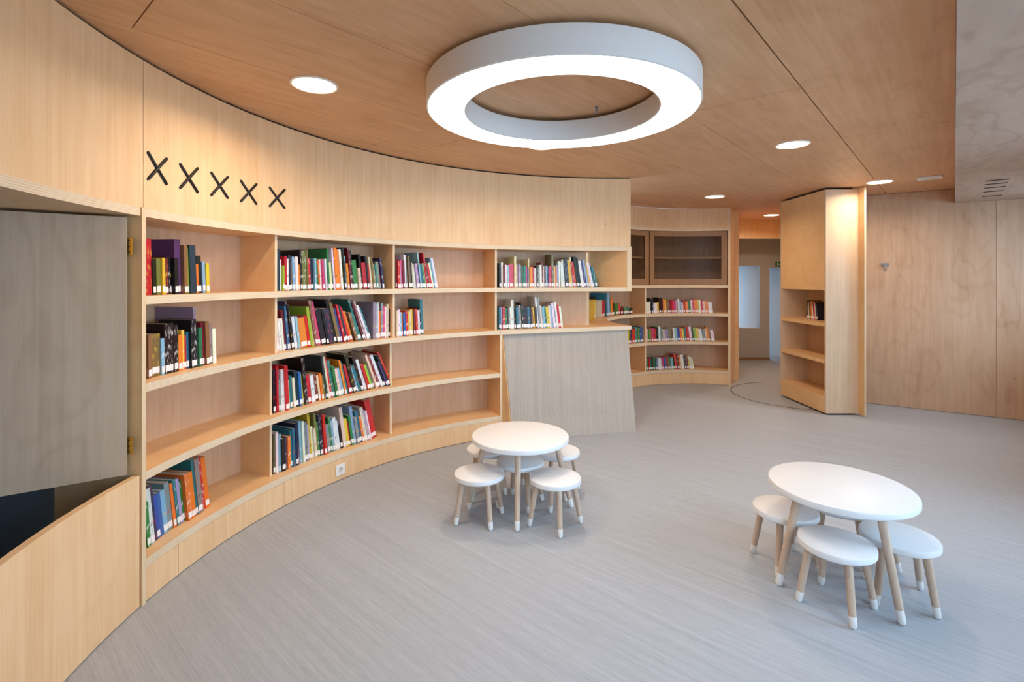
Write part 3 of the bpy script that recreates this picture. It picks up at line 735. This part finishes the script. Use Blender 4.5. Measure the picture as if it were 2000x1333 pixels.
def row(spec, px0, px1, level, lean0=0, lean1=0, bay='', shelf='', c=C0, r=R0, setb=.075, stuff=False, flat=None, fill=1.0, first=1):
    """a run of books between two pixel columns of a shelf; tokens = colour letter + height in percent of the clear height, optional trailing W = wide"""
    toks = spec.split(); n = len(toks)
    rs = r + setb
    if flat is None:
        a0, a1 = az_px(px0, c, rs)[0], az_px(px1, c, rs)[0]
        total = abs(a1 - a0) * D2R * rs * fill
    else:
        total = math.dist(flat[0], flat[1])
    wts = []
    for tk in toks:
        wts.append(random.uniform(.7, 1.35) * (2.2 if tk.endswith('W') else (.6 if tk.endswith('S') else 1)))
    leans = [lean0 + (lean1 - lean0) * (i / max(1, n - 1)) + random.uniform(-1, 1) * (1.2 if lean1 else .3) for i in range(n)]
    for i in range(1, n): leans[i] = max(leans[i], leans[i - 1] - .3) if lean1 >= lean0 else leans[i]
    unit = total / sum(w_ / math.cos(l_ * D2R) for w_, l_ in zip(wts, leans))
    z = LV[level] + .0008; s = 0
    for i, (tk, w_, ln) in enumerate(zip(toks, wts, leans)):
        wide = tk.endswith('W'); tk = tk.rstrip('WS')
        key, pct = tk[0], int(tk[1:])
        t = max(.004, w_ * unit - .0006); h = pct / 100 * CLEAR + random.uniform(-.003, .003)
        d = min(.25, max(.12, h * random.uniform(.68, .82)))
        cname, rgb = CC[key]
        rgb = tuple(max(4, min(250, int(v + random.uniform(-14, 14)))) for v in rgb)
        col = lin(rgb); prt = lin(random.choice([(245, 245, 240), (245, 240, 230), (30, 30, 34), (230, 190, 60), (200, 50, 50)]))
        if sum(rgb) > 560: prt = lin(random.choice([(40, 40, 60), (180, 40, 50), (50, 90, 140)]))
        ln_ = max(0, ln)
        if flat is None:
            sgn = 1 if a1 > a0 else -1
            az = a0 + sgn * math.degrees(s / rs)
            dep = random.uniform(-.012, .012)
            P = pol(c, rs + dep, az)
            yd = Vector((math.cos(az * D2R), math.sin(az * D2R), 0))
            xd = Vector((-sgn * math.sin(az * D2R) * 1.0, sgn * math.cos(az * D2R), 0))
        else:
            v = Vector((flat[1][0] - flat[0][0], flat[1][1] - flat[0][1], 0)).normalized(); P = (flat[0][0] + v.x * s, flat[0][1] + v.y * s)
            xd = v; yd = Vector((-v.y, v.x, 0))
        s += w_ * unit / math.cos(ln_ * D2R)
        zd = Vector((0, 0, 1))
        if xd.cross(yd).z < 0: yd = -yd
        rot = Matrix((xd, yd, zd)).transposed().to_4x4() @ Matrix.Rotation(-ln_ * D2R, 4, 'Y')
        M4 = Matrix.Translation((P[0], P[1], z)) @ rot
        cov, pag = book_shapes(t, h, d)
        if stuff:
            for bx, cl, pr in [(b, col, k == 0) for k, b in enumerate(cov)] + [(pag[0], lin((226, 218, 200)), False), ((t * .12, t * .88, -.0006, 0, .012, .042), lin((238, 238, 238)), False)]:
                vs, fs = box_vf(bx); o_ = len(STUFF['v']); STUFF['v'] += [tuple(M4 @ Vector(q)) for q in vs]
                for k, f in enumerate(fs):
                    STUFF['f'].append(tuple(o_ + q for q in f)); STUFF['c'].append(cl); STUFF['p'].append(prt); STUFF['a'].append(0.6 if pr and k == 2 else 0.0)
            continue
        NB[0] += 1
        root = empty('book'); root.matrix_world = M4
        size = 'wide' if wide else ('tall' if pct >= 78 else ('small' if pct < 55 else ('slim' if t < .009 else '')))
        ls = ' leaning' if ln_ > 9 else ''
        tag(root, ' '.join(('%s%s %s book, %s from left on %s of %s bay' % (size, ls, cname, ordinal(i + first), shelf, bay)).split()), 'book', 'books on the %s of the %s bay' % (shelf, bay))
        mbk = MB()
        for b in cov: mbk.add(*box_vf(b))
        me = bpy.data.meshes.new('cover'); me.from_pydata(mbk.v, [], mbk.f); me.materials.append(M['cover']); colour_mesh(me, col, prt, {2} if random.random() < .6 else {})
        o = bpy.data.objects.new('cover', me); COL.objects.link(o); o.parent = root
        mbk = MB().add(*box_vf(pag[0])); me = bpy.data.meshes.new('pages'); me.from_pydata(mbk.v, [], mbk.f); me.materials.append(M['paper'])
        o = bpy.data.objects.new('pages', me); COL.objects.link(o); o.parent = root
        if random.random() < .9:
            zz = random.uniform(.008, .016); mbk = MB().add(*box_vf((t * .08, t * .92, -.0006, -.0001, zz, zz + .032)))
            me = bpy.data.meshes.new('spine_label'); me.from_pydata(mbk.v, [], mbk.f); me.materials.append(M['sticker'])
            o = bpy.data.objects.new('spine_label', me); COL.objects.link(o); o.parent = root


T_, S_2, S_3, S_4 = 'top shelf', 'second shelf', 'third shelf', 'bottom shelf'
row('r75W k48 h48 y50 d50 k52 k50S k50 u79W m70 l68 n72W o44 k56 s48 y46', 284, 409, 3, 1, 2.5, 'first', T_)
row('k62 m58 m58W s50 k70W k66 o52 y58 r50 t55 k72W e90 g58 d66 m66 e62 w54', 284, 423, 2, 0, 2, 'first', S_2)
row('g60 w78 n80 b62 b62 s62 e70 o66 t70 v68 g62 o70 o70 t88 e85 r84 o82', 284, 413, 0, 7, 8, 'first', S_4)
row('o28 n76 w58 l46 r64 w60 n66 m58 s64 s60 w64 o50 k78 h76W m78 r62 n62 s62 g62 o60 w60 p60 v58 w62 g84 c56 g54 w86 o86 o84 w84 y80 k88 s70 o54 o56 d88 k84 g62W c46 k76 r58W k72 r56 c70 m70 e56 t54 e60 r60 n70', 536, 750, 3, 0, 8, 'second', T_)
row('w60 w60 w60 w60 d76 b82 u92 k86 n60 w62 s62 o58W r62 l80 c78 m92 p90 k72W k72 n74W n70 k92 m86 b74 r82 n80 r76 o68 k66 m64 t64 t94 d88 c90 w80 t74', 536, 727, 2, 4, 21, 'second', S_2)
row('e82W v78 w80 o60 e80 p72 w70 c76 k64 d66', 729, 765, 2, 0, 0, 'second', S_2, first=37)
row('k78 r86 e60 w76 r84 c54 t62 c58 n70 b66 y62 k92 r58 w56 d54W c52 o56 h50 n90 c88 r84 t78 g66 c58 s60 o76 t70 r66 d64 k88 s58 t60 k80 w72 r60 l58 e56 c82 d84 w80 k62 u60 k78 r86', 536, 768, 1, 0, 24, 'second', S_3)
row('h72 w74 s70 k60 u58 o60 t70 t72 n80 r66 s82 w80 e78 v70 y92 c64 c60 h88 g70 n84 r82 c60 e58 g72 s66 w70 w62 k50 c88 y60 r54 g66 s84 e60 t72 o58 c76 v68 w66 r90W', 536, 738, 0, 0, 12, 'second', S_4)
row('d80 r64 v64 p66 d66 w78 e78 m76 k60 c60 w58 v60 n62 s86 t58 g58 c60 r86 d62 r60 w62 s76 w74', 773, 856, 3, 0, 12, 'third', T_)
row('c60 w62 s56 o56 b54 r58 y56 c58 y60 d60 r62 w58 k64 t84', 774, 829, 2, 0, 3, 'third', S_2)
row('t60 v58 r60 g56 k58 e56 w58 w78 k62 t58 e60 w62 k70 k60 k58 t58 k56 m58 y56 k58 w84 e82 c60 s58 t60 y58 c60 s62 w68 e70 w72 r62 w58', 975, 1100, 2, 0, 7, 'fourth', S_2)
# the rest, past three hundred: kept together
row('k64 w66 d58 w60 y58 s60 p62W c82 y60 v64 v62 e60 g56 t58 p56 b54 c76 o56 y54 r56 w52 k58 e56 w60 d68 c58 k56 s60 t58 p56 r60 m90 c58 o56 s60 w72', 975, 1095, 3, 0, 1, stuff=True)
row('w70 w76 n76W y74 c82 r70 o68 k84 k82 w72 u74 s76 y70 w68 t62 t58', 1096, 1168, 3, 3, 13, stuff=True)
NK = dict(c=CN, r=RN, stuff=True)
row('y64 y62 y64 k72', 1150, 1166, 2, setb=.17, **NK)
row('c60 r58W t84 s82 t66 o64 k46 g44 r42 d30 g28 t26 k24', 1174, 1236, 2, 0, 12, setb=.10, **NK)
row('w44 w46 k58 n56 w40 w40 y44 k60 k58 o56 y54 m52 d52 r50 p48 v50 w56 s48 c40 r48 o46 g48 w50 p52 o54 y52 w52 r50 c46 o48 w44 w42', 1262, 1393, 2, 0, 6, setb=.06, **NK)
row('k60 h60 o56 e54 y62 n58 r54 t60 g56 b60', 1212, 1257, 1, setb=.06, **NK)
row('c50 g46 l50 p52 r50 k56 k54 w58 e50 c48 v46 e48 h46 m48 w52 s50 b52 o50 y48 t50 r54 w56 k54 l52 y50 w48 e46 c50 o56 m54 w46', 1263, 1397, 1, 1, 10, setb=.06, **NK)
row('g44 r46 t44 n46 k44 g46 t48 v46 w44 w46 e44 p46 b44 r46 m48 t46 s44 k46 r58 d60 o54 w56 w58 k54 d52 y50 w48 c46', 1263, 1356, 0, 0, 10, setb=.06, **NK)
row('k62 w58 m56 o60 w58 r56 w54 n58', 0, 0, 2, 0, 8, stuff=True, flat=((3.70, 6.30), (3.70, 6.06)))
me = bpy.data.meshes.new('far_books'); me.from_pydata(STUFF['v'], [], STUFF['f']); me.materials.append(M['cover'])
ca = me.color_attributes.new('Col', 'FLOAT_COLOR', 'CORNER'); cp = me.color_attributes.new('Print', 'FLOAT_COLOR', 'CORNER')
for p in me.polygons:
    c4, pr, al = STUFF['c'][p.index], STUFF['p'][p.index], STUFF['a'][p.index]
    for li in p.loop_indices:
        ca.data[li].color = c4; cp.data[li].color = (pr[0], pr[1], pr[2], al)
o = bpy.data.objects.new('far_books', me); COL.objects.link(o)
tag(o, 'small far rows of colourful books in the nook and above the counter', 'books', kind='stuff')
print('individual books', NB[0])
